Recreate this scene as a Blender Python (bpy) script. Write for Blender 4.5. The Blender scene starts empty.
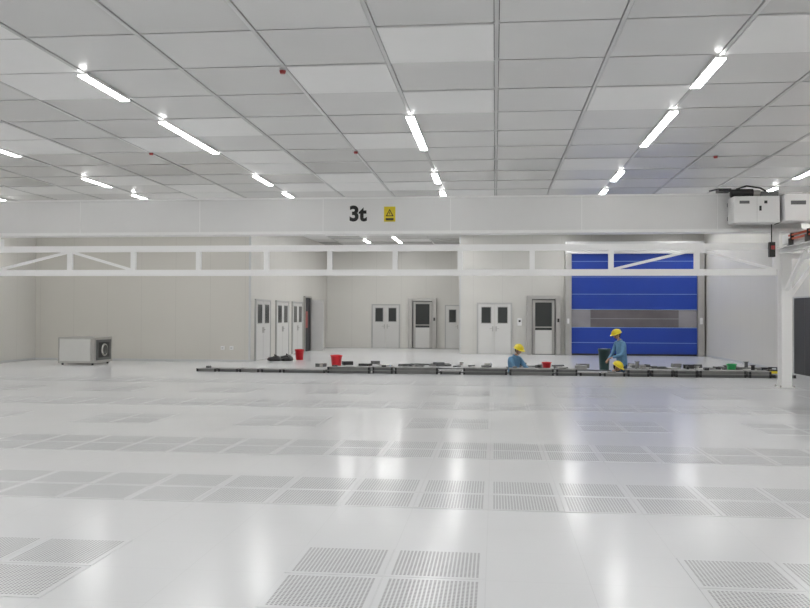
import bpy, bmesh, math, random
from mathutils import Vector, Matrix, Euler
random.seed(7)
C = bpy.context.scene.collection
H = 1.54          # eye height
CEIL = 4.86

# ---------------------------------------------------------------- materials
def mat(name, col, rough=0.5, metal=0.0, emit=None, noise=0.0, nscale=3.0, bump=0.0, bscale=8.0, spec=0.5):
    m = bpy.data.materials.new(name); m.use_nodes = True
    nt = m.node_tree; b = nt.nodes["Principled BSDF"]
    b.inputs["Base Color"].default_value = (*col, 1)
    b.inputs["Roughness"].default_value = rough
    b.inputs["Metallic"].default_value = metal
    b.inputs["Specular IOR Level"].default_value = spec
    if emit:
        b.inputs["Emission Color"].default_value = (*emit[0], 1)
        b.inputs["Emission Strength"].default_value = emit[1]
    g = nt.nodes.new("ShaderNodeNewGeometry")
    if noise > 0:
        n = nt.nodes.new("ShaderNodeTexNoise"); n.inputs["Scale"].default_value = nscale
        n.inputs["Detail"].default_value = 4
        nt.links.new(g.outputs["Position"], n.inputs["Vector"])
        r = nt.nodes.new("ShaderNodeMapRange")
        r.inputs[3].default_value = 1 - noise; r.inputs[4].default_value = 1 + noise
        nt.links.new(n.outputs["Fac"], r.inputs[0])
        mx = nt.nodes.new("ShaderNodeVectorMath"); mx.operation = 'SCALE'
        mx.inputs[0].default_value = col
        nt.links.new(r.outputs[0], mx.inputs["Scale"])
        nt.links.new(mx.outputs[0], b.inputs["Base Color"])
    if bump > 0:
        n = nt.nodes.new("ShaderNodeTexNoise"); n.inputs["Scale"].default_value = bscale
        nt.links.new(g.outputs["Position"], n.inputs["Vector"])
        bp = nt.nodes.new("ShaderNodeBump"); bp.inputs["Strength"].default_value = bump
        bp.inputs["Distance"].default_value = 0.01
        nt.links.new(n.outputs["Fac"], bp.inputs["Height"])
        nt.links.new(bp.outputs[0], b.inputs["Normal"])
    return m

def seam_mat(name, col, axis, period, off, width, dark, rough, bump=0.0, bscale=2.0, second=None):
    """surface with thin joints every `period` m along the given axis/axes (world position)"""
    m = bpy.data.materials.new(name); m.use_nodes = True
    nt = m.node_tree; N = nt.nodes; L = nt.links; b = N["Principled BSDF"]
    b.inputs["Roughness"].default_value = rough
    g = N.new("ShaderNodeNewGeometry"); s = N.new("ShaderNodeSeparateXYZ")
    L.new(g.outputs["Position"], s.inputs[0])
    def line(ax, per, of, w):
        a = N.new("ShaderNodeMath"); a.operation = 'SUBTRACT'; L.new(s.outputs[ax], a.inputs[0]); a.inputs[1].default_value = of
        d = N.new("ShaderNodeMath"); d.operation = 'DIVIDE'; L.new(a.outputs[0], d.inputs[0]); d.inputs[1].default_value = per
        f = N.new("ShaderNodeMath"); f.operation = 'FRACT'; L.new(d.outputs[0], f.inputs[0])
        l = N.new("ShaderNodeMath"); l.operation = 'LESS_THAN'; L.new(f.outputs[0], l.inputs[0]); l.inputs[1].default_value = w / per
        return l
    fac = line(axis, period, off, width)
    if second:
        l2 = line(*second); mxx = N.new("ShaderNodeMath"); mxx.operation = 'MAXIMUM'
        L.new(fac.outputs[0], mxx.inputs[0]); L.new(l2.outputs[0], mxx.inputs[1]); fac = mxx
    no = N.new("ShaderNodeTexNoise"); no.inputs["Scale"].default_value = 0.35; L.new(g.outputs["Position"], no.inputs["Vector"])
    r = N.new("ShaderNodeMapRange"); r.inputs[3].default_value = 0.95; r.inputs[4].default_value = 1.05
    L.new(no.outputs["Fac"], r.inputs[0])
    sc = N.new("ShaderNodeVectorMath"); sc.operation = 'SCALE'; sc.inputs[0].default_value = col; L.new(r.outputs[0], sc.inputs["Scale"])
    mix = N.new("ShaderNodeMix"); mix.data_type = 'RGBA'
    L.new(fac.outputs[0], mix.inputs[0]); L.new(sc.outputs[0], mix.inputs[6])
    mix.inputs[7].default_value = (col[0]*dark, col[1]*dark, col[2]*dark, 1)
    L.new(mix.outputs[2], b.inputs["Base Color"])
    if bump > 0:
        n = N.new("ShaderNodeTexNoise"); n.inputs["Scale"].default_value = bscale; n.inputs["Detail"].default_value = 1
        L.new(g.outputs["Position"], n.inputs["Vector"])
        bp = N.new("ShaderNodeBump"); bp.inputs["Strength"].default_value = bump; bp.inputs["Distance"].default_value = 0.01
        L.new(n.outputs["Fac"], bp.inputs["Height"]); L.new(bp.outputs[0], b.inputs["Normal"])
    return m

def perf_mat(name, col, hole, n, rough):
    m = bpy.data.materials.new(name); m.use_nodes = True
    nt = m.node_tree; N = nt.nodes; L = nt.links; b = N["Principled BSDF"]
    uv = N.new("ShaderNodeUVMap"); uv.uv_map = "UVMap"
    s = N.new("ShaderNodeSeparateXYZ"); L.new(uv.outputs[0], s.inputs[0])
    def M(op, a, bb=None):
        x = N.new("ShaderNodeMath"); x.operation = op
        for i, v in enumerate((a, bb)):
            if v is None: continue
            if isinstance(v, (int, float)): x.inputs[i].default_value = v
            else: L.new(v, x.inputs[i])
        return x.outputs[0]
    masks = []; ds = []
    for ax in (0, 1):
        c = s.outputs[ax]
        u = M('DIVIDE', M('SUBTRACT', c, 0.055), 0.89)              # margin
        inside = M('MULTIPLY', M('GREATER_THAN', u, 0.0), M('LESS_THAN', u, 1.0))
        k = M('MULTIPLY', u, float(n))
        d = M('ABSOLUTE', M('SUBTRACT', M('FRACT', k), 0.5))
        ds.append(d)
        masks.append(inside)
    hole_m = M('MULTIPLY', M('MULTIPLY', M('LESS_THAN', ds[0], 0.29), M('LESS_THAN', ds[1], 0.29)), M('MULTIPLY', masks[0], masks[1]))
    mix = N.new("ShaderNodeMix"); mix.data_type = 'RGBA'
    L.new(hole_m, mix.inputs[0]); mix.inputs[6].default_value = (*col, 1); mix.inputs[7].default_value = (*hole, 1)
    L.new(mix.outputs[2], b.inputs["Base Color"])
    r = M('ADD', M('MULTIPLY', hole_m, 0.5), rough); L.new(r, b.inputs["Roughness"])
    return m

m_floor = seam_mat("floor_vinyl", (0.765, 0.775, 0.785), 0, 0.6, -0.05, 0.003, 0.90, 0.19, bump=0.12, bscale=1.3, second=(1, 0.6, 4.39, 0.003))
m_perf = perf_mat("perforated_panel", (0.765, 0.775, 0.785), (0.25, 0.255, 0.26), 22, 0.21)
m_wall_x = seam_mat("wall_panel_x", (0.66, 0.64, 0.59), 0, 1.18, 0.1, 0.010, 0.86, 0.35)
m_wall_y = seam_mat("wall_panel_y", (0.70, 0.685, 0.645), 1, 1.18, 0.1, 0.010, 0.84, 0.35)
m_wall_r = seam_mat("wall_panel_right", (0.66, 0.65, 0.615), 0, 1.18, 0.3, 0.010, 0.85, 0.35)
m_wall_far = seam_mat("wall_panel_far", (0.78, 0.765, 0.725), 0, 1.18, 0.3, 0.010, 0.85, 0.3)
m_base = mat("baseboard_alu", (0.62, 0.63, 0.63), 0.35, 0.3)
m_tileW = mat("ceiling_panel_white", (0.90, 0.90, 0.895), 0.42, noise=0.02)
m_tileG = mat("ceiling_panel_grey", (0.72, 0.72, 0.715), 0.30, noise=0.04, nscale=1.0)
m_tileD = mat("ceiling_panel_dark_grey", (0.68, 0.68, 0.675), 0.27, noise=0.04, nscale=1.0)  # panels of a darker grey, picked at random
m_tbar = mat("ceiling_tbar", (0.62, 0.62, 0.62), 0.35, 0.2)
m_void = mat("ceiling_void", (0.20, 0.20, 0.20), 0.8)
m_lamp = mat("led_diffuser", (1, 1, 1), 0.4, emit=((1.0, 0.995, 0.985), 34.0))
m_white = mat("white_paint", (0.80, 0.80, 0.795), 0.3, noise=0.02)
m_white2 = mat("white_paint_flange", (0.92, 0.92, 0.915), 0.3)
m_door = mat("door_leaf", (0.72, 0.715, 0.70), 0.3)
m_doorframe = mat("door_frame", (0.52, 0.52, 0.51), 0.3, 0.2)
m_glass = mat("dark_glass", (0.05, 0.055, 0.055), 0.12)
m_steel = mat("stainless_steel", (0.50, 0.49, 0.475), 0.32, 0.8, noise=0.08, nscale=4)
m_cab = mat("cabinet_front", (0.66, 0.66, 0.64), 0.3, 0.2, noise=0.05)
m_dark = mat("black_rubber", (0.02, 0.02, 0.022), 0.5)
m_darkroom = mat("opening_shade_sheet", (0.05, 0.05, 0.055), 0.7)  # flat dark sheet; the gloom inside doorways is put into its colour
m_blue = mat("blue_pvc_curtain", (0.010, 0.052, 0.38), 0.38, noise=0.12, nscale=1.2, bump=0.2, bscale=1.5)
m_seam = mat("curtain_stiffener", (0.22, 0.36, 0.70), 0.35)
m_pvc = mat("clear_pvc_window", (0.15, 0.135, 0.145), 0.12, noise=0.5, nscale=1.2)  # opaque; the pane's brownish reflection is put into the base colour
m_pvc2 = mat("clear_pvc_window_edge", (0.30, 0.29, 0.31), 0.12, noise=0.3, nscale=1.2)
m_red = mat("red_plastic", (0.70, 0.02, 0.03), 0.35)
m_detect = mat("detector_red", (0.35, 0.04, 0.04), 0.4)
m_green = mat("green_plastic", (0.03, 0.42, 0.12), 0.4)
m_yellow = mat("yellow_plastic", (0.85, 0.70, 0.03), 0.35)
m_sign = mat("yellow_sign", (0.75, 0.60, 0.02), 0.4)
m_orange = mat("orange_conductor", (0.70, 0.12, 0.04), 0.4)
m_black = mat("black_paint", (0.012, 0.012, 0.012), 0.4)
m_bin = mat("dark_green_bin", (0.04, 0.09, 0.09), 0.5)
m_jacket = mat("denim_workwear", (0.14, 0.30, 0.48), 0.85, noise=0.25, nscale=14, bump=0.5, bscale=18)
m_trouser = mat("navy_trousers", (0.05, 0.08, 0.14), 0.85, noise=0.2, nscale=14)
m_shoe = mat("work_shoe", (0.03, 0.03, 0.03), 0.6)
m_skin = mat("skin", (0.50, 0.30, 0.20), 0.55)
m_hair = mat("black_hair", (0.015, 0.012, 0.01), 0.6)
m_eye = mat("eye_dark", (0.02, 0.015, 0.01), 0.2)
m_lip = mat("lips", (0.35, 0.13, 0.10), 0.5)
m_grey = mat("cast_aluminium", (0.14, 0.145, 0.145), 0.5, 0.3, noise=0.25, nscale=6)
m_grey2 = mat("concrete_grey", (0.23, 0.23, 0.225), 0.7, noise=0.2, nscale=5)
m_tarp = mat("black_bag", (0.02, 0.02, 0.02), 0.45, bump=0.8, bscale=20)

# ---------------------------------------------------------------- mesh builder
class MB:
    def __init__(s): s.bm = bmesh.new(); s.mats = []
    def mi(s, m):
        if m not in s.mats: s.mats.append(m)
        return s.mats.index(m)
    def _set(s, verts, m, smooth=False):
        i = s.mi(m); fs = set()
        for v in verts: fs.update(v.link_faces)
        for f in fs: f.material_index = i; f.smooth = smooth
    def box(s, x0, x1, y0, y1, z0, z1, m, bev=0.0, rot=None):
        r = bmesh.ops.create_cube(s.bm, size=1)
        vs = r['verts']
        c = Vector(((x0+x1)/2, (y0+y1)/2, (z0+z1)/2)); d = Vector((abs(x1-x0), abs(y1-y0), abs(z1-z0)))
        for v in vs:
            p = Vector((v.co.x*d.x, v.co.y*d.y, v.co.z*d.z))
            if rot is not None: p = rot @ p
            v.co = p + c
        s._set(vs, m)
        if bev > 0:
            es = set()
            for v in vs: es.update(v.link_edges)
            i = s.mi(m)
            rr = bmesh.ops.bevel(s.bm, geom=list(es), offset=bev, segments=2, affect='EDGES', profile=0.5)
            for f in rr['faces']: f.material_index = i
    def beam(s, p, q, w, h, m):
        p = Vector(p); q = Vector(q); d = q-p; L = d.length
        r = bmesh.ops.create_cube(s.bm, size=1); vs = r['verts']
        rot = d.to_track_quat('Z', 'Y').to_matrix()
        for v in vs: v.co = rot @ Vector((v.co.x*w, v.co.y*h, v.co.z*L)) + (p+q)/2
        s._set(vs, m)
    def cyl(s, p, q, r1, r2, m, seg=24, caps=True):
        p = Vector(p); q = Vector(q); d = q-p
        r = bmesh.ops.create_cone(s.bm, cap_ends=caps, segments=seg, radius1=r1, radius2=r2, depth=d.length)
        rot = d.to_track_quat('Z', 'Y').to_matrix()
        for v in r['verts']: v.co = rot @ v.co + (p+q)/2
        s._set(r['verts'], m, smooth=False)
    def sphere(s, c, r, m, sc=(1, 1, 1), seg=20, rings=14, zmin=None, rot=None):
        res = bmesh.ops.create_uvsphere(s.bm, u_segments=seg, v_segments=rings, radius=r)
        for v in res['verts']:
            p = Vector((v.co.x*sc[0], v.co.y*sc[1], v.co.z*sc[2]))
            if zmin is not None and p.z < zmin: p.z = zmin
            if rot is not None: p = rot @ p
            v.co = p + Vector(c)
        s._set(res['verts'], m, smooth=True)
        return res['verts']
    def tube(s, pts, r, m, seg=8):
        for a, b in zip(pts[:-1], pts[1:]): s.cyl(a, b, r, r, m, seg)
    def done(s, name, loc=(0, 0, 0), rz=0.0, parent=None):
        me = bpy.data.meshes.new(name); s.bm.to_mesh(me); s.bm.free()
        for m in s.mats: me.materials.append(m)
        o = bpy.data.objects.new(name, me); C.objects.link(o)
        o.location = loc; o.rotation_euler = (0, 0, rz)
        if parent: o.parent = parent
        return o
def empty(name, loc=(0, 0, 0), rz=0.0):
    e = bpy.data.objects.new(name, None); C.objects.link(e); e.location = loc; e.rotation_euler = (0, 0, rz)
    e.empty_display_size = 0.2
    return e

# ---------------------------------------------------------------- room shell
XL, XR = -15.4, 8.2
YB, YBL, YFAR, YR = -6.0, 27.2, 40.0, 34.6
XS, XJ = -8.0, -1.41
# floor with an open service trench (metal edging and pedestals inside it)
TX0, TX1, TY0, TY1, TD = -3.0, 6.6, 22.95, 24.5, 0.6
b = MB()
b.box(XL, XR, YB, TY0, -0.6, 0, m_floor)
b.box(XL, TX0, TY0, TY1, -0.6, 0, m_floor)
b.box(TX1, XR, TY0, TY1, -0.6, 0, m_floor)
b.box(XL, XR, TY1, YFAR, -0.6, 0, m_floor)
b.box(XL, XR, YB, YFAR, -0.75, -0.6, m_grey2)
b.box(TX0, TX1, TY0-0.04, TY0, 0.0, 0.03, m_grey); b.box(TX0, TX1, TY1, TY1+0.04, 0.0, 0.03, m_grey)
for k in range(9):
    xx = TX0+0.3+k*1.15
    b.cyl((xx, TY1-0.1, -0.6), (xx, TY1-0.1, -0.05), 0.03, 0.03, m_steel, 12)
    b.box(xx-0.06, xx+0.06, TY1-0.16, TY1-0.04, -0.05, -0.03, m_steel)
b.done("floor")

def wall(name, x0, x1, y0, y1, m, z1=CEIL, z0=0.0):
    b = MB(); b.box(x0, x1, y0, y1, z0, z1, m); return b.done(name)
wall("wall_left", XL-0.15, XL, YB, YBL, m_wall_y)
wall("wall_right", XR, XR+0.15, YB, YR, m_wall_y)
wall("wall_back_left", XL, XS, YBL, YBL+0.15, m_wall_x)
wall("wall_corridor_left", XS-0.15, XS, YBL+0.15, YFAR, m_wall_y)
wall("wall_far", XS-0.15, XJ+0.15, YFAR, YFAR+0.15, m_wall_far)
wall("wall_corridor_right", XJ, XJ+0.15, YR+0.15, YFAR, m_wall_y)
wall("wall_back_right", XJ, XR, YR, YR+0.15, m_wall_r)
wall("wall_behind", XL, XR, YB-0.15, YB, m_wall_x)
def baseb(name, x0, x1, y0, y1):
    b = MB(); b.box(x0, x1, y0, y1, 0.0, 0.07, m_base); b.done(name)
baseb("baseboard_left", XL, XL+0.02, YB, YBL-0.02)
baseb("baseboard_back_left", XL, XS, YBL-0.02, YBL)
baseb("baseboard_corridor_left", XS, XS+0.02, YBL, 27.65)
baseb("baseboard_right", XR-0.02, XR, 24.6, YR)
b = MB()
b.box(XS-0.03, XS+0.03, YBL-0.03, YBL+0.03, 0, CEIL, m_base); b.done("trim_1")
b = MB()
b.box(XJ-0.03, XJ+0.03, YR-0.03, YR+0.03, 0, CEIL, m_base); b.done("trim_2")

# ceiling : void plate, panels and T-bars
T = 1.41
gx = [-1.40 + T*k for k in range(-10, 8)]
gy = [9.64 + T*k for k in range(-12, 23)]
b = MB()
b.box(XL-0.15, XR+0.15, YB-0.15, YFAR+0.15, CEIL+0.03, CEIL+0.15, m_void)
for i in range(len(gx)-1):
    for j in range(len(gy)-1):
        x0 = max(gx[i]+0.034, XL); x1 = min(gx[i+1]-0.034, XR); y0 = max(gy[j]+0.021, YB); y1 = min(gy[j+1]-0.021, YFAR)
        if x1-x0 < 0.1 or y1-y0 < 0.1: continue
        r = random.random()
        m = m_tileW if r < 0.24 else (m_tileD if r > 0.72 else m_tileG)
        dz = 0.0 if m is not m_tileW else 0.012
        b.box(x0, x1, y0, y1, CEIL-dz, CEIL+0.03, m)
for x in gx:
    if XL < x < XR:
        b.box(x-0.024, x+0.024, YB, YFAR, CEIL-0.014, CEIL+0.03, m_tbar)
for y in gy:
    if YB < y < YFAR:
        b.box(XL, XR, y-0.010, y+0.010, CEIL-0.008, CEIL+0.03, m_tbar)
b.done("ceiling")

# ---------------------------------------------------------------- ceiling lamps
def lamp(x, y0, y1):
    b = MB()
    b.box(x-0.066, x+0.066, y0, y1, CEIL-0.045, CEIL-0.014, m_white)
    b.box(x-0.074, x-0.066, y0, y1, CEIL-0.056, CEIL-0.014, m_white2)
    b.box(x+0.066, x+0.074, y0, y1, CEIL-0.056, CEIL-0.014, m_white2)
    b.box(x-0.066, x+0.066, y0, y1, CEIL-0.060, CEIL-0.045, m_lamp)
    b.done("ceiling_light")
for ci in range(-3, 3):
    x = -1.40 + 4.23*ci
    for base in (-5.86, 2.60, 11.05, 19.51, 27.97, 36.43):
        if not (ci == 0 and abs(base-11.05) < 0.1) and base > YB and base+T < YFAR:
            if not (base > 27 and x < XS) and not (base > YR and x > XJ): lamp(x, base+0.02, base+T-0.02)
        d0 = base + 2*T
        if d0+2*T < YFAR and not (d0 > 24 and x < XS):
            if d0+2*T > YR and x > XJ: continue
            lamp(x, d0+0.02, d0+2*T-0.02)
lamp(-4.22, 30.8, 33.6); lamp(-4.22, 35.2, 38.0)  # extra corridor lamps, added to brighten the far wall

for (x, y) in ((-2.86, 11.2), (-2.8, 16.9), (-7.0, 16.7), (4.5, 18.0), (-11.2, 16.9), (-7.05, 23.5)):
    b = MB()
    b.cyl((x, y, CEIL-0.02), (x, y, CEIL+0.01), 0.05, 0.045, m_tbar)
    b.cyl((x, y, CEIL-0.06), (x, y, CEIL-0.02), 0.035, 0.045, m_detect)
    b.done("fire_detector")

# ---------------------------------------------------------------- perforated floor panels
bm = bmesh.new(); uvl = bm.loops.layers.uv.new("UVMap")
def ptile(x, y):
    z = 0.003
    vs = [bm.verts.new(p) for p in ((x+.004, y+.004, z), (x+.596, y+.004, z), (x+.596, y+.596, z), (x+.004, y+.596, z))]
    f = bm.faces.new(vs)
    for l, uv in zip(f.loops, ((0, 0), (1, 0), (1, 1), (0, 1))): l[uvl].uv = uv
    vb = [bm.verts.new((v.co.x, v.co.y, 0.0005)) for v in vs]
    for a in range(4):
        bm.faces.new((vs[a], vb[a], vb[(a+1) % 4], vs[(a+1) % 4]))
for r in range(-1, 7):
    y0 = 4.39 + 2.4*r
    for c in range(-26, 14):
        x0 = -0.05 + 0.6*c
        if x0 < XL+.1 or x0+.6 > XR-.1: continue
        if r < 1 and c % 4 not in (2, 3): continue
        if r >= 3 and (c % 4 in (0, 1)) and r % 2: continue
        for q in (0, 1): ptile(x0, y0+0.6*q)
me = bpy.data.meshes.new("perforated_floor_panels"); bm.to_mesh(me); bm.free(); me.materials.append(m_perf)
o = bpy.data.objects.new("perforated_floor_panels", me); C.objects.link(o)

# ---------------------------------------------------------------- doors
def double_door(name, w, h, loc, rz):
    b = MB(); f = 0.06
    b.box(-w/2, -w/2+f, -0.06, 0, 0, h, m_doorframe); b.box(w/2-f, w/2, -0.06, 0, 0, h, m_doorframe)
    b.box(-w/2+f, w/2-f, -0.06, 0, h-f, h, m_doorframe)
    iw = w/2-f
    for sgn in (-1, 1):
        x0, x1 = (-iw, -0.010) if sgn < 0 else (0.010, iw)
        b.box(x0, x1, -0.04, -0.005, 0.01, h-f-0.005, m_door)
        cx = (x0+x1)/2; ww = (x1-x0)*0.29
        b.box(cx-ww-0.03, cx+ww+0.03, -0.05, -0.04, h-0.85, h-0.16, m_doorframe)
        b.box(cx-ww, cx+ww, -0.056, -0.046, h-0.82, h-0.19, m_glass)
        hx = -0.07 if sgn < 0 else 0.07
        b.box(hx-0.02, hx+0.02, -0.055, -0.04, 0.92, 1.12, m_steel)
        b.cyl((hx, -0.075, 1.03), (hx+sgn*0.12, -0.075, 1.03), 0.011, 0.011, m_steel, 10)
        b.cyl((hx, -0.08, 1.03), (hx, -0.04, 1.03), 0.012, 0.012, m_steel, 10)
    return b.done(name, loc, rz)
def single_door(name, w, h, loc, rz):
    b = MB(); f = 0.05
    b.box(-w/2, -w/2+f, -0.06, 0, 0, h, m_doorframe); b.box(w/2-f, w/2, -0.06, 0, 0, h, m_doorframe)
    b.box(-w/2+f, w/2-f, -0.06, 0, h-f, h, m_doorframe)
    b.box(-w/2+f, w/2-f, -0.04, -0.005, 0.01, h-f, m_door)
    b.box(-w*.26, w*.26, -0.05, -0.04, h-0.84, h-0.2, m_doorframe)
    b.box(-w*.22, w*.22, -0.056, -0.046, h-0.81, h-0.23, m_glass)
    b.box(w/2-0.14, w/2-0.1, -0.055, -0.04, 0.92, 1.12, m_steel)
    b.cyl((w/2-0.22, -0.075, 1.03), (w/2-0.11, -0.075, 1.03), 0.011, 0.011, m_steel, 10)
    return b.done(name, loc, rz)
def air_shower(name, w, h, loc, rz, lower):
    b = MB(); f = 0.2; dp = 0.32
    b.box(-w/2, -w/2+f, -dp, 0, 0, h, m_steel, bev=0.01); b.box(w/2-f, w/2, -dp, 0, 0, h, m_steel, bev=0.01)
    b.box(-w/2+f, w/2-f, -dp, 0, h-0.14, h, m_steel)
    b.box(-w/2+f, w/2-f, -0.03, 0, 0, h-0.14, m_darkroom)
    iw = w/2-f-0.03
    b.box(-iw, -iw+0.11, -0.10, -0.06, 0.02, h-0.17, m_steel); b.box(iw-0.11, iw, -0.10, -0.06, 0.02, h-0.17, m_steel)
    b.box(-iw+0.11, iw-0.11, -0.10, -0.06, h-0.27, h-0.17, m_steel)
    b.box(-iw+0.11, iw-0.11, -0.10, -0.06, 0.02, 0.98, lower)
    b.box(-iw+0.11, iw-0.11, -0.085, -0.07, 0.98, h-0.27, m_glass)
    b.box(-iw+0.11, iw-0.11, -0.12, -0.10, 1.08, 1.12, m_steel)
    b.cyl((iw-0.06, -0.16, 0.9), (iw-0.06, -0.16, 1.3), 0.015, 0.015, m_steel, 10)
    b.box(w/2-0.14, w/2-0.06, -dp-0.012, -dp, 1.3, 1.45, m_black)
    return b.done(name, loc, rz)

e = 0.002
double_door("door_1", 1.42, 2.08, (-0.02, YR-e, 0), 0)
air_shower("door_2", 1.34, 2.36, (1.94, YR-e, 0), 0, m_door)
double_door("door_3", 1.36, 2.08, (-5.14, YFAR-e, 0), 0)
air_shower("door_4", 1.34, 2.36, (-3.39, YFAR-e, 0), 0, m_door)
single_door("door_5", 0.72, 2.05, (-1.98, YFAR-e, 0), 0)
R = math.radians(90)
double_door("door_6", 1.9, 2.08, (XS+e, 28.7, 0), R)
double_door("door_7", 1.9, 2.08, (XS+e, 31.4, 0), R)
double_door("door_8", 1.8, 2.08, (XS+e, 33.85, 0), R)
double_door("door_10", 1.8, 2.08, (XS+e, 37.9, 0), R)
b = MB()
b.box(-0.65, -0.58, -0.08, 0, 0, 2.35, m_steel); b.box(0.58, 0.65, -0.08, 0, 0, 2.35, m_steel)
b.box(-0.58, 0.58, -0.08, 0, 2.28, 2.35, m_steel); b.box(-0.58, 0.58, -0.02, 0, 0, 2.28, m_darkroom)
b.box(0.54, 0.58, -0.62, -0.08, 0.01, 2.2, m_door)
b.box(-0.3, 0.05, -0.03, -0.02, 1.0, 1.7, m_detect)
b.done("door_9", (XS+e, 35.7, 0), R)
# dark flush doorway in the right wall
b = MB()
b.box(-0.85, -0.81, -0.03, 0, 0, 2.1, m_doorframe); b.box(0.81, 0.85, -0.03, 0, 0, 2.1, m_doorframe)
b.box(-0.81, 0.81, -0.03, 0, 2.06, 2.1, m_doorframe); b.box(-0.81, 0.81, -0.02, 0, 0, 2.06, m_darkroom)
b.box(-0.006, 0.006, -0.024, -0.02, 0, 2.06, m_grey)
b.done("door_11", (XR-e, 23.55, 0), -R)

# ---------------------------------------------------------------- blue rapid roller door
b = MB()
W0, W1, ZT = 3.02, 7.87, 4.02
yf = 34.25; yb = YR-e
b.box(W0-0.24, W0, yf-0.1, yb, 0, 4.02, m_steel, bev=0.01)
b.box(W1, W1+0.26, yf-0.1, yb, 0, 4.02, m_steel, bev=0.01)
b.box(W0-0.24, W1+0.26, yf-0.12, yb, 4.02, 4.5, m_white, bev=0.01)
b.box(W0, W1, yf+0.05, yf+0.09, 0.06, 1.10, m_blue)
b.box(W0, W0+0.75, yf+0.05, yf+0.09, 1.12, 1.80, m_pvc2)
b.box(W0+0.75, W1-0.7, yf+0.05, yf+0.09, 1.12, 1.80, m_pvc)
b.box(W1-0.7, W1, yf+0.05, yf+0.09, 1.12, 1.80, m_pvc2)
b.box(W0, W1, yf+0.05, yf+0.09, 1.82, ZT, m_blue)
b.box(W0, W1, yf+0.04, yf+0.05, 1.44, 1.47, m_pvc2)
for z in (0.50, 1.10, 1.82, 2.42, 3.10, 3.72):
    b.box(W0, W1, yf+0.035, yf+0.05, z-0.010, z+0.014, m_seam)
b.box(W0+0.01, W1-0.01, yf+0.02, yf+0.09, 0.0, 0.07, m_dark)
b.box(W0-0.17, W0-0.09, yf-0.11, yf-0.1, 1.25, 1.45, m_white)
b.box(W1+0.08, W1+0.18, yf-0.11, yf-0.1, 1.25, 1.5, m_white)
b.done("roller_door")

# ---------------------------------------------------------------- overhead crane
cr = empty("overhead_crane", (0, 19.2, 0))
z0, z1 = H+1.87, H+2.68
b = MB()
xl, xr = -12.6, 6.55
b.box(xl, xr, -0.16, 0.16, z0+0.03, z1-0.03, m_white)
b.box(xl, xr, -0.24, 0.24, z0-0.03, z0+0.035, m_white2)
b.box(xl, xr, -0.21, 0.21, z1-0.035, z1, m_white2)
for k in range(1, 7):
    b.box(xl+k*2.9-0.008, xl+k*2.9+0.008, -0.166, -0.16, z0+0.03, z1-0.03, m_white2)
b.done("girder", parent=cr)
tc = bpy.data.curves.new("capacity_text", 'FONT'); tc.body = "3t"; tc.size = 0.47; tc.extrude = 0.004; tc.offset = 0.018
to = bpy.data.objects.new("tmp", tc); C.objects.link(to)
bpy.context.view_layer.update()
dg = bpy.context.evaluated_depsgraph_get()
tm = bpy.data.meshes.new_from_object(to.evaluated_get(dg)); bpy.data.objects.remove(to)
tm.materials.clear(); tm.materials.append(m_black)
t = bpy.data.objects.new("capacity_text", tm); C.objects.link(t); t.parent = cr
t.location = (-3.30, -0.166, H+2.15); t.rotation_euler = (R, 0, 0)
b = MB()
b.box(-2.50, -2.24, -0.175, -0.165, H+2.12, H+2.46, m_sign)
v = [b.bm.verts.new(p) for p in ((-2.46, -0.18, H+2.24), (-2.28, -0.18, H+2.24), (-2.37, -0.18, H+2.41))]
f = b.bm.faces.new(v); f.material_index = b.mi(m_black)
v = [b.bm.verts.new(p) for p in ((-2.425, -0.184, H+2.26), (-2.315, -0.184, H+2.26), (-2.37, -0.184, H+2.37))]
f = b.bm.faces.new(v); f.material_index = b.mi(m_sign)
b.box(-2.378, -2.362, -0.187, -0.184, H+2.28, H+2.34, m_black)
b.box(-2.46, -2.28, -0.18, -0.175, H+2.15, H+2.20, m_black)
b.done("warning_sign", parent=cr)
# hoist trolley + electrical cabinets
b = MB()
hz = H+1.98
b.box(4.98, 5.92, -0.75, -0.28, hz, hz+0.56, m_white, bev=0.02)
b.box(5.98, 6.75, -0.85, -0.28, hz+0.02, hz+0.58, m_white2, bev=0.02)
b.box(5.45, 5.455, -0.757, -0.75, hz, hz+0.56, m_doorframe)
b.box(5.94, 5.96, -0.6, -0.3, hz, hz+0.56, m_dark)
b.box(5.5, 5.54, -0.77, -0.75, hz+0.25, hz+0.35, m_dark)
b.box(5.1, 5.3, -0.757, -0.75, hz+0.40, hz+0.46, m_grey); b.box(5.6, 5.66, -0.757, -0.75, hz+0.40, hz+0.46, m_black)
b.box(6.1, 6.4, -0.857, -0.85, hz+0.36, hz+0.44, m_grey)
b.box(5.0, 6.7, -0.28, -0.16, hz+0.1, hz+0.18, m_grey)
b.box(5.0, 6.7, -0.28, -0.16, hz+0.4, hz+0.48, m_grey)
b.cyl((5.0, -0.45, hz+0.66), (5.45, -0.45, hz+0.66), 0.09, 0.09, m_dark)
b.cyl((5.45, -0.45, hz+0.66), (5.6, -0.45, hz+0.66), 0.06, 0.06, m_steel)
b.box(4.75, 5.0, -0.5, -0.2, hz+0.70, hz+0.76, m_dark); b.box(5.6, 5.95, -0.55, -0.25, hz+0.56, hz+0.68, m_grey)
b.tube([(5.1, -0.5, hz+0.74), (5.3, -0.55, hz+0.80), (5.6, -0.5, hz+0.76), (5.85, -0.5, hz+0.60)], 0.018, m_black)
b.tube([(4.95, -0.3, hz+0.7), (4.8, -0.3, hz+0.78), (4.6, -0.25, hz+0.74)], 0.015, m_black)
b.box(6.1, 6.5, -0.6, -0.3, hz+0.58, hz+0.63, m_steel)
b.done("hoist_unit", parent=cr)
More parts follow.
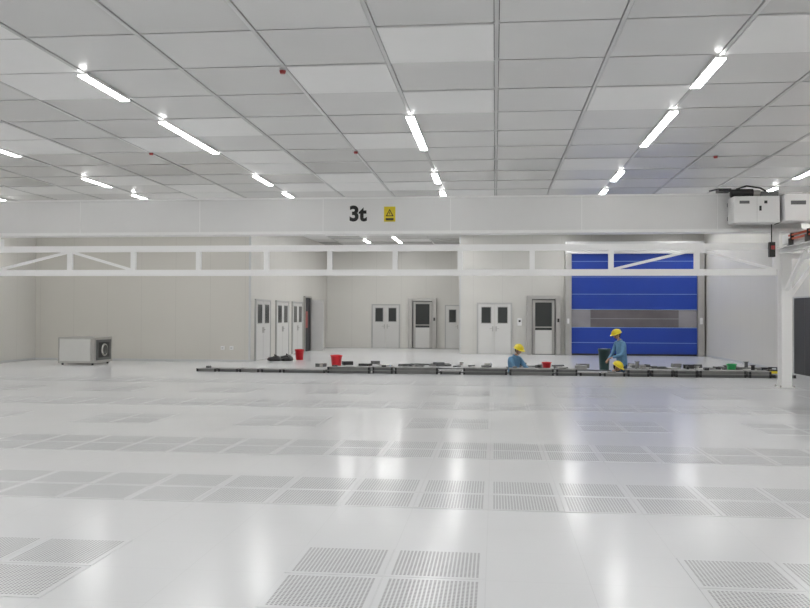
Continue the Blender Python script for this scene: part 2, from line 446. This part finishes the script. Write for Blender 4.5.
for nm, x in (("end_carriage_left", -12.35), ("end_carriage_right", 6.62)):
    b = MB()
    b.box(x-0.13, x+0.13, -1.1, 0.9, H+1.64, H+1.86, m_white, bev=0.015)
    for yy in (-0.9, 0.7):
        b.cyl((x-0.06, yy, H+1.64), (x+0.06, yy, H+1.64), 0.10, 0.10, m_grey)
    b.box(x-0.1, x+0.1, -1.2, -1.1, H+1.68, H+1.80, m_dark)
    b.done(nm, parent=cr)
b = MB()
b.box(5.80, 5.92, -0.45, -0.33, H+1.28, H+1.60, m_black, bev=0.01)
b.box(5.83, 5.90, -0.47, -0.45, H+1.44, H+1.52, m_detect)
b.cyl((5.86, -0.38, H+1.58), (5.86, -0.38, hz), 0.012, 0.012, m_black, 8)
b.done("control_pendant", parent=cr)

# lattice girder (truss) hung under the crane
tr = MB()
YT = 19.0
zt, zb = H+1.52, H+0.965
x0, x1 = -11.75, 6.0
px_s = [-.6095, -.522, -.4405, -.358, -.2736, -.1962, -.1178, -.0409, .043, .1330, .2290]
posts = [s*YT for s in px_s] + [x1]
posts[0] = x0
tr.box(x0-0.3, x1, -0.06, +0.06, zt-0.07, zt+0.07, m_white2)
tr.box(x0-0.3, x1, -0.06, +0.06, zb-0.07, zb+0.07, m_white2)
for x in posts:
    tr.box(x-0.055, x+0.055, -0.045, +0.045, zb+0.07, zt-0.07, m_white2)
def dgn(a, c, up):
    za, zc = (zb+0.07, zt-0.07) if up else (zt-0.07, zb+0.07)
    tr.beam((a+0.05, 0, za), (c-0.05, 0, zc), 0.06, 0.06, m_white2)
dgn(posts[0], posts[1], True); dgn(posts[1], posts[2], False)
dgn(posts[9], posts[10], True); dgn(posts[10], posts[11], False)
for x in (x0, x1):
    tr.box(x-0.06, x+0.06, -0.05, +0.07, zt, z0-0.03, m_white2)
tr.done("lattice_truss", loc=(0, -0.2, 0), parent=cr)

def runway(sx, x, nm):
    b = MB()
    yc = 19.35 - 19.2; ys = YB+1-19.2
    b.box(x-0.11, x+0.11, yc-0.13, yc-0.11, 0.02, H+1.40, m_white2)
    b.box(x-0.11, x+0.11, yc+0.11, yc+0.13, 0.02, H+1.40, m_white2)
    b.box(x-0.012, x+0.012, yc-0.11, yc+0.11, 0.02, H+1.40, m_white)
    b.box(x-0.17, x+0.17, yc-0.2, yc+0.2, 0.0, 0.025, m_white)
    for a in (-1, 1):
        for c in (-1, 1): b.cyl((x+a*.14, yc+c*.165, 0.02), (x+a*.14, yc+c*.165, 0.06), 0.018, 0.018, m_steel, 8)
    b.box(x-0.1, x+0.1, ys, yc+0.3, H+1.40, H+1.42, m_white2)
    b.box(x-0.1, x+0.1, ys, yc+0.3, H+1.50, H+1.52, m_white2)
    b.box(x-0.01, x+0.01, ys, yc+0.3, H+1.42, H+1.50, m_white)
    b.box(x-0.025, x+0.025, ys, yc+0.3, H+1.52, H+1.54, m_grey)
    b.beam((x+sx*0.10, yc, H+0.45), (x+sx*0.75, yc, H+1.38), 0.08, 0.08, m_white2)
    b.box(x, x+sx*1.1, yc-0.06, yc+0.06, H+1.28, H+1.40, m_white2)
    b.beam((x, yc-0.13, H+0.6), (x, yc-1.3, H+1.40), 0.07, 0.07, m_white2)
    for z in (H+1.72, H+1.80):
        b.box(x+sx*0.16-0.02, x+sx*0.16+0.02, ys, yc+0.2, z-0.02, z+0.02, m_orange)
    for yy in (yc, yc-1.0, yc-2.0, yc-4, yc-8):
        b.box(x+sx*0.12, x+sx*0.24, yy-0.02, yy+0.02, H+1.68, H+1.84, m_dark)
        b.box(x+sx*0.08, x+sx*0.18, yy-0.02, yy+0.02, H+1.50, H+1.72, m_grey)
    for yy in (12.0-19.2, 5.0-19.2):
        b.box(x-0.11, x+0.11, yy-0.13, yy+0.13, 0.0, H+1.40, m_white2)
    b.done(nm, parent=cr)
runway(1, 6.30, "runway_right")
runway(-1, -12.35, "runway_left")

# ---------------------------------------------------------------- removed panels laid along the trench
b = MB()
x = -8.05
while x < 7.1:
    w = random.choice((0.6, 0.6, 0.6, 1.2))
    n = random.choice((1, 2, 2)) if x > -6 else 1
    yy = 22.55 + random.uniform(-0.04, 0.04)
    top = 0
    for k in range(n):
        a = random.uniform(-0.04, 0.04)
        rot = Matrix.Rotation(a, 3, 'Z')
        m = random.choice((m_grey, m_grey, m_grey2))
        z = 0.005 + k*0.085; top = z+0.08
        b.box(x+0.02, x+w-0.03, yy-0.27, yy+0.27, z+0.06, z+0.08, m_grey2, rot=rot)
        b.box(x+0.05, x+w-0.06, yy-0.25, yy+0.25, z, z+0.06, m, rot=rot)
        for q in (x+0.03, x+w-0.08):
            b.box(q, q+0.05, yy-0.285, yy-0.27, z, z+0.08, m_dark)
    if random.random() < 0.45:   # a tool or fitting left on the stack
        q = x + random.uniform(0.1, 0.3)
        b.box(q, q+random.uniform(0.08, 0.25), yy-0.08, yy+0.06, top, top+random.uniform(0.03, 0.07), random.choice((m_dark, m_grey, m_grey2)), bev=0.006)
    x += w
b.done("removed_floor_panels")
b = MB()
for k in range(90):
    x = random.uniform(4.0, 7.6) if k < 50 else (random.uniform(-5.5, 2.6))
    y = random.uniform(24.8, 26.8)
    w = random.uniform(0.06, 0.35); h = random.uniform(0.03, 0.13)
    m = random.choice((m_grey, m_grey2, m_grey, m_dark, m_steel, m_jacket if k % 9 == 0 else m_grey))
    if k % 4 == 0:
        a = random.uniform(0, 3.14)
        b.cyl((x, y, 0.025), (x+0.5*math.cos(a), y+0.5*math.sin(a), 0.025), 0.022, 0.022, m, 10)
    elif k % 7 == 0:
        b.cyl((x, y, 0), (x, y, h*1.6), 0.05, 0.05, m, 14); b.cyl((x, y, h*1.6), (x, y, h*1.6+.015), 0.08, 0.08, m, 14)
    else:
        b.box(x, x+w, y, y+0.25, 0.0, h, m, bev=0.006, rot=Matrix.Rotation(random.uniform(-.6, .6), 3, 'Z'))
b.done("scattered_floor_parts")

# ---------------------------------------------------------------- buckets & bins
def bucket(name, x, y, r, h, m):
    b = MB()
    seg = 28
    def ring(rr, z): return [b.bm.verts.new((rr*math.cos(2*math.pi*i/seg), rr*math.sin(2*math.pi*i/seg), z)) for i in range(seg)]
    prof = [(r*0.78, 0), (r*0.97, h*0.9), (r*1.04, h*0.9), (r*1.04, h), (r*0.95, h), (r*0.93, h*0.9), (r*0.74, 0.015)]
    rings = [ring(a, z) for a, z in prof]
    i = b.mi(m)
    for A, B in zip(rings[:-1], rings[1:]):
        for k in range(seg):
            f = b.bm.faces.new((A[k], A[(k+1) % seg], B[(k+1) % seg], B[k])); f.smooth = True; f.material_index = i
    b.bm.faces.new(rings[0][::-1]).material_index = i; b.bm.faces.new(rings[-1]).material_index = i
    pts = [(r*1.05*math.cos(a), r*0.25*math.sin(a)-0.0, h*0.93+0.25*r*math.sin(a)) for a in [math.pi*k/10 for k in range(11)]]
    b.tube(pts, 0.006, m_steel, 6)
    for sg in (-1, 1): b.cyl((sg*r*1.0, 0, h*0.93), (sg*r*1.08, 0, h*0.93), 0.018, 0.018, m, 8)
    return b.done(name, (x, y, 0))
bucket("red_bucket", -4.6, 24.5, 0.165, 0.38, m_red)
bucket("red_bucket", -6.70, 28.8, 0.155, 0.36, m_red)
bucket("red_bucket", 1.48, 24.75, 0.13, 0.22, m_red)
bucket("green_bucket", 6.62, 24.75, 0.13, 0.22, m_green)
bucket("trash_bin", 3.12, 24.85, 0.17, 0.62, m_bin)
b = MB()
b.box(-0.2, 0.2, -0.12, 0.12, 0, 0.15, m_yellow, bev=0.015); b.box(-0.21, 0.21, -0.125, 0.125, 0.13, 0.16, m_dark)
b.beam((-0.1, 0, 0.16), (-0.1, 0, 0.22), 0.02, 0.02, m_dark); b.beam((0.1, 0, 0.16), (0.1, 0, 0.22), 0.02, 0.02, m_dark)
b.beam((-0.11, 0, 0.22), (0.11, 0, 0.22), 0.025, 0.025, m_dark)
b.done("yellow_toolbox", (7.25, 23.2, 0))
def bag(x, y, sx, sy, sz):
    b = MB()
    vs = b.sphere((0, 0, 0), 1, m_tarp, (sx, sy, sz), 24, 16)
    rnd = random.Random(int(x*10))
    for v in vs:
        n = 1+0.18*math.sin(9*v.co.x/sx*0.5+rnd.random())*math.cos(7*v.co.y/sy*.5)
        v.co = Vector((v.co.x*n, v.co.y*n, max(v.co.z*n, -sz*0.45)+sz*0.45))
    b.cyl((0, 0, sz*1.35), (0.03, 0, sz*1.75), 0.03, 0.07, m_tarp, 10)
    b.done("black_bag", (x, y, 0))
bag(-7.35, 28.0, 0.24, 0.2, 0.11); bag(-6.95, 28.1, 0.2, 0.2, 0.09); bag(-7.2, 29.0, 0.22, 0.2, 0.10)

# stainless pass-box cabinet at left
b = MB()
cx0, cx1, cy0, cy1, ch = -13.15, -12.0, 24.5, 25.7, 0.84
b.box(cx0, cx1, cy0, cy1, 0.06, ch, m_steel, bev=0.012)
b.box(cx0+0.06, cx1-0.12, cy0-0.012, cy0, 0.12, ch-0.06, m_cab)
b.box(cx0+0.02, cx0+0.06, cy0-0.02, cy0, 0.08, ch-0.02, m_steel)
for xx in (cx0+0.1, cx1-0.1):
    for yy in (cy0+0.1, cy1-0.1): b.cyl((xx, yy, 0), (xx, yy, 0.07), 0.03, 0.03, m_dark, 10)
b.box(cx1, cx1+0.02, cy0+0.12, cy1-0.12, 0.14, ch-0.08, m_grey)
b.box(cx1+0.02, cx1+0.03, cy0+0.25, cy1-0.25, 0.22, ch-0.16, m_black)
b.cyl((cx1+0.02, (cy0+cy1)/2, 0.45), (cx1+0.06, (cy0+cy1)/2, 0.45), 0.20, 0.18, m_steel, 28)
b.cyl((cx1+0.05, (cy0+cy1)/2, 0.45), (cx1+0.068, (cy0+cy1)/2, 0.45), 0.15, 0.15, m_glass, 28)
b.box(cx1-0.1, cx1-0.04, cy0-0.03, cy0, 0.35, 0.6, m_steel)
b.done("stainless_pass_box")
for (x, z) in ((-8.9, 0.45), (-8.6, 0.45)):
    b = MB(); b.box(x-0.06, x+0.06, YBL-0.04, YBL, z-0.06, z+0.06, m_white, bev=0.008)
    b.box(x-0.02, x-0.01, YBL-0.043, YBL-0.04, z-0.02, z+0.02, m_dark); b.box(x+0.01, x+0.02, YBL-0.043, YBL-0.04, z-0.02, z+0.02, m_dark)
    b.done("wall_socket")
b = MB(); b.box(0.9, 1.08, YR-0.05, YR, 1.15, 1.45, m_white2, bev=0.01); b.box(0.95, 1.03, YR-0.056, YR-0.05, 1.3, 1.38, m_dark)
b.done("door_control_box")

# ---------------------------------------------------------------- workers
def skinned(name, verts, edges, radii, root, sub=2):
    me = bpy.data.meshes.new(name); me.from_pydata(verts, edges, [])
    o = bpy.data.objects.new(name, me); C.objects.link(o)
    md = o.modifiers.new("skin", 'SKIN'); md.use_smooth_shade = True
    lay = me.skin_vertices[0].data
    for i, r in enumerate(radii):
        rr = r if isinstance(r, tuple) else (r, r)
        lay[i].radius = rr; lay[i].use_root = (i == root)
    sb = o.modifiers.new("sub", 'SUBSURF'); sb.levels = sub; sb.render_levels = sub
    bpy.context.view_layer.update()
    dg = bpy.context.evaluated_depsgraph_get()
    nm = bpy.data.meshes.new_from_object(o.evaluated_get(dg))
    bpy.data.objects.remove(o)
    for p in nm.polygons: p.use_smooth = True
    n = bpy.data.objects.new(name, nm); C.objects.link(n)
    return n

def worker(loc, rz, pel, lean, knee, ankle, wristL, wristR, elbL, elbR, headtilt):
    W = empty("construction_worker", loc, rz)
    d = Vector((math.sin(lean), 0, math.cos(lean)))
    f = Vector((math.cos(lean), 0, -math.sin(lean)))
    P = Vector(pel)
    sp = P + d*0.2; ch = P + d*0.38; nb = P + d*0.53
    hd = Vector((math.sin(headtilt), 0, math.cos(headtilt))); hf = Vector((math.cos(headtilt), 0, -math.sin(headtilt)))
    nt_ = nb + hd*0.09
    V = [P, sp, ch, nb, nt_]; E = [(0, 1), (1, 2), (2, 3), (3, 4)]; Rr = [(.15, .125), (.15, .12), (.175, .13), (.085, .08), (.055, .055)]
    for sg, wr, el in ((1, wristL, elbL), (-1, wristR, elbR)):
        s = P + d*0.47 + Vector((0, sg*0.19, 0))
        e = Vector((el[0], sg*el[1], el[2])); w = Vector((wr[0], sg*wr[1], wr[2]))
        i = len(V); V += [s, e, w]; Rr += [.075, .055, .042]; E += [(2, i), (i, i+1), (i+1, i+2)]
    for sg in (1, -1):
        h = P + Vector((0.0, sg*0.1, -0.06)); k = Vector((knee[0], sg*knee[1], knee[2])); a = Vector((ankle[0], sg*ankle[1], ankle[2]))
        t = a + Vector((0.17, sg*0.02, -0.045)); heel = a + Vector((-0.03, 0, -0.045))
        i = len(V); V += [h, k, a, t, heel]; Rr += [.105, .075, .05, .036, .038]; E += [(0, i), (i, i+1), (i+1, i+2), (i+2, i+3), (i+2, i+4)]
    body = skinned("body", [tuple(v) for v in V], E, Rr, 0)
    me = body.data; me.materials.clear()
    for m in (m_jacket, m_trouser, m_shoe, m_skin): me.materials.append(m)
    belt = (P - d*0.12)
    for p in me.polygons:
        c = p.center
        if c.z < ankle[2]+0.015 and (c-Vector((ankle[0], c.y, ankle[2]))).length < 0.3: p.material_index = 2
        elif (c-nt_).length < 0.07 : p.material_index = 3
        elif (c-belt).dot(d) < 0:
            near_arm = any((c-Vector((w[0], sg*w[1], w[2]))).length < 0.22 or (c-Vector((e[0], sg*e[1], e[2]))).length < 0.12 for sg, w, e in ((1, wristL, elbL), (-1, wristR, elbR)))
            p.material_index = 0 if near_arm else 1
        else: p.material_index = 0
    body.parent = W
    b = MB()
    b.cyl(nb, nb+hd*0.05, 0.085, 0.075, m_jacket, 18)
    b.done("collar", parent=W)
    hc = nt_ + hd*0.115 + hf*0.025
    M = Matrix((hf, Vector((0, 1, 0)), hd)).transposed()
    b = MB()
    vs = b.sphere((0, 0, 0), 0.1, m_skin, (1, 1, 1), 28, 20)
    for v in vs:
        c = v.co.copy()
        x, y, z = c.x*0.98, c.y*0.78, c.z*1.18
        if z < 0:
            t = -z/0.118; y *= 1-0.28*t*t; x = x*(1-0.15*t) + (0.012*t)
        if x > 0.06 and abs(y) < 0.05: x = 0.06+(x-0.06)*0.75
        v.co = M @ Vector((x, y, z)) + hc
    def L(x, y, z): return M @ Vector((x, y, z)) + hc
    b.cyl(L(0.082, 0, 0.012), L(0.112, 0, -0.028), 0.006, 0.015, m_skin, 10)
    b.sphere(L(0.108, 0, -0.028), 0.013, m_skin, (1, 1.2, .8), 10, 8)
    for sg in (1, -1):
        b.sphere(L(0.083, sg*0.032, 0.006), 0.010, m_white2, (1, 1.3, .7), 10, 8)
        b.sphere(L(0.090, sg*0.032, 0.006), 0.0055, m_eye, (1, 1, 1), 8, 6)
        b.beam(L(0.091, sg*0.018, 0.024), L(0.084, sg*0.048, 0.024), 0.006, 0.006, m_hair)
        b.sphere(L(-0.005, sg*0.080, -0.005), 0.028, m_skin, (0.6, 0.35, 1.0), 12, 10, rot=M)
    b.sphere(L(0.086, 0, -0.058), 0.02, m_lip, (0.5, 1.2, 0.4), 12, 8, rot=M)
    b.sphere(L(-0.018, 0, 0.004), 0.098, m_hair, (0.93, 0.84, 1.0), 20, 14, rot=M)
    b.done("head", parent=W)
    b = MB()
    b.sphere(L(0.0, 0, 0.045), 0.13, m_yellow, (1.08, 0.92, 0.85), 28, 18, zmin=-0.004, rot=M)
    for k in (-1, 0, 1):
        pts = [L(0.142*math.cos(a), k*0.035, 0.045+0.113*math.sin(a)) for a in [math.pi*j/12 for j in range(1, 12)]]
        b.tube(pts, 0.007, m_yellow, 6)
    rim = bmesh.ops.create_cone(b.bm, cap_ends=True, segments=32, radius1=0.15, radius2=0.135, depth=0.014)
    for v in rim['verts']:
        x = v.co.x*1.05
        if x > 0: x *= 1.28
        v.co = L(x, v.co.y*0.93, v.co.z+0.042)
    b._set(rim['verts'], m_yellow)
    b.tube([L(0.02, 0.082, 0.03), L(0.045, 0.06, -0.07), L(0.06, 0, -0.112), L(0.045, -0.06, -0.07), L(0.02, -0.082, 0.03)], 0.005, m_black, 6)
    b.done("safety_helmet", parent=W)
    for nm, sg, wr, el in (("hand_left", 1, wristL, elbL), ("hand_right", -1, wristR, elbR)):
        w = Vector((wr[0], sg*wr[1], wr[2])); e = Vector((el[0], sg*el[1], el[2]))
        a = (w-e).normalized(); side = Vector((0, 1, 0)) - a*a.y; side.normalize(); nrm = a.cross(side).normalized()
        if nrm.z > 0: nrm = -nrm
        V = [w-a*0.02, w+a*0.035, w+a*0.08]; E = [(0, 1), (1, 2)]; Rr = [(.028, .024), (.036, .018), (.038, .016)]
        hand = skinned("palm", [tuple(v) for v in V], E, Rr, 0, 1)
        hand.data.materials.clear(); hand.data.materials.append(m_skin)
        parts = [hand]
        for k, (off, ln) in enumerate(((-.028, .068), (-.0095, .078), (.0095, .074), (.028, .058))):
            p0 = w+a*0.07+side*off; p1 = w+a*0.098+side*off*1.15
            p2 = p1 + (a*0.75+nrm*0.65).normalized()*ln*0.5; p3 = p2+(a*0.25+nrm*0.97).normalized()*ln*0.45
            fo = skinned("finger_%d" % (k+1), [tuple(v) for v in (p0, p1, p2, p3)], [(0, 1), (1, 2), (2, 3)], [.009, .0095, .0085, .007], 0, 1)
            fo.data.materials.clear(); fo.data.materials.append(m_skin); parts.append(fo)
        p0 = w+a*0.02-side*sg*0.02; p1 = w+a*0.045-side*sg*0.05+nrm*.01; p2 = w+a*0.075-side*sg*0.058+nrm*.028
        fo = skinned("thumb", [tuple(v) for v in (p0, p1, p2)], [(0, 1), (1, 2)], [.013, .011, .0085], 0, 1)
        fo.data.materials.clear(); fo.data.materials.append(m_skin); parts.append(fo)
        he = empty(nm); he.parent = W
        for q in parts: q.parent = he
    return W

# standing in the trench, turned left, stooping over the work
worker((3.50, 23.95, -TD), math.radians(205), (0, 0, 0.93), 0.16, (0.06, .12, 0.50), (-0.02, .12, 0.09),
       (0.40, .12, 1.02), (0.36, .14, 0.96), (0.18, .26, 1.10), (0.16, .26, 1.08), 0.35)
# half squatting, facing right / toward camera
worker((0.48, 23.45, -TD), math.radians(-40), (0, 0, 0.52), 0.20, (0.36, .17, 0.55), (0.14, .15, 0.09),
       (0.48, .10, 0.70), (0.50, .08, 0.66), (0.26, .26, 0.74), (0.26, .26, 0.72), 0.40)
# deep squat, only helmet and back above floor level
worker((2.82, 23.30, -TD), math.radians(-30), (0, 0, 0.24), 0.72, (0.32, .20, 0.50), (0.12, .17, 0.09),
       (0.62, .12, 0.24), (0.64, .12, 0.22), (0.46, .27, 0.40), (0.46, .27, 0.40), 0.55)

# ---------------------------------------------------------------- world + camera
w = bpy.data.worlds.new("world"); bpy.context.scene.world = w; w.use_nodes = True
w.node_tree.nodes["Background"].inputs[0].default_value = (0.9, 0.95, 1, 1)
w.node_tree.nodes["Background"].inputs[1].default_value = 0.5
cam = bpy.data.cameras.new("camera"); co = bpy.data.objects.new("camera", cam); C.objects.link(co)
cam.sensor_width = 36; cam.lens = 36*850/810; cam.clip_end = 200
Rm = Matrix.Rotation(math.radians(6.04), 4, 'Z') @ Matrix.Rotation(math.radians(90.78), 4, 'X') @ Matrix.Rotation(0.0044, 4, 'Z')
co.matrix_world = Matrix.Translation((0, 0, H)) @ Rm
bpy.context.scene.camera = co
vs = bpy.context.scene.view_settings
vs.view_transform = 'Standard'; vs.look = 'None'; vs.exposure = 0.0
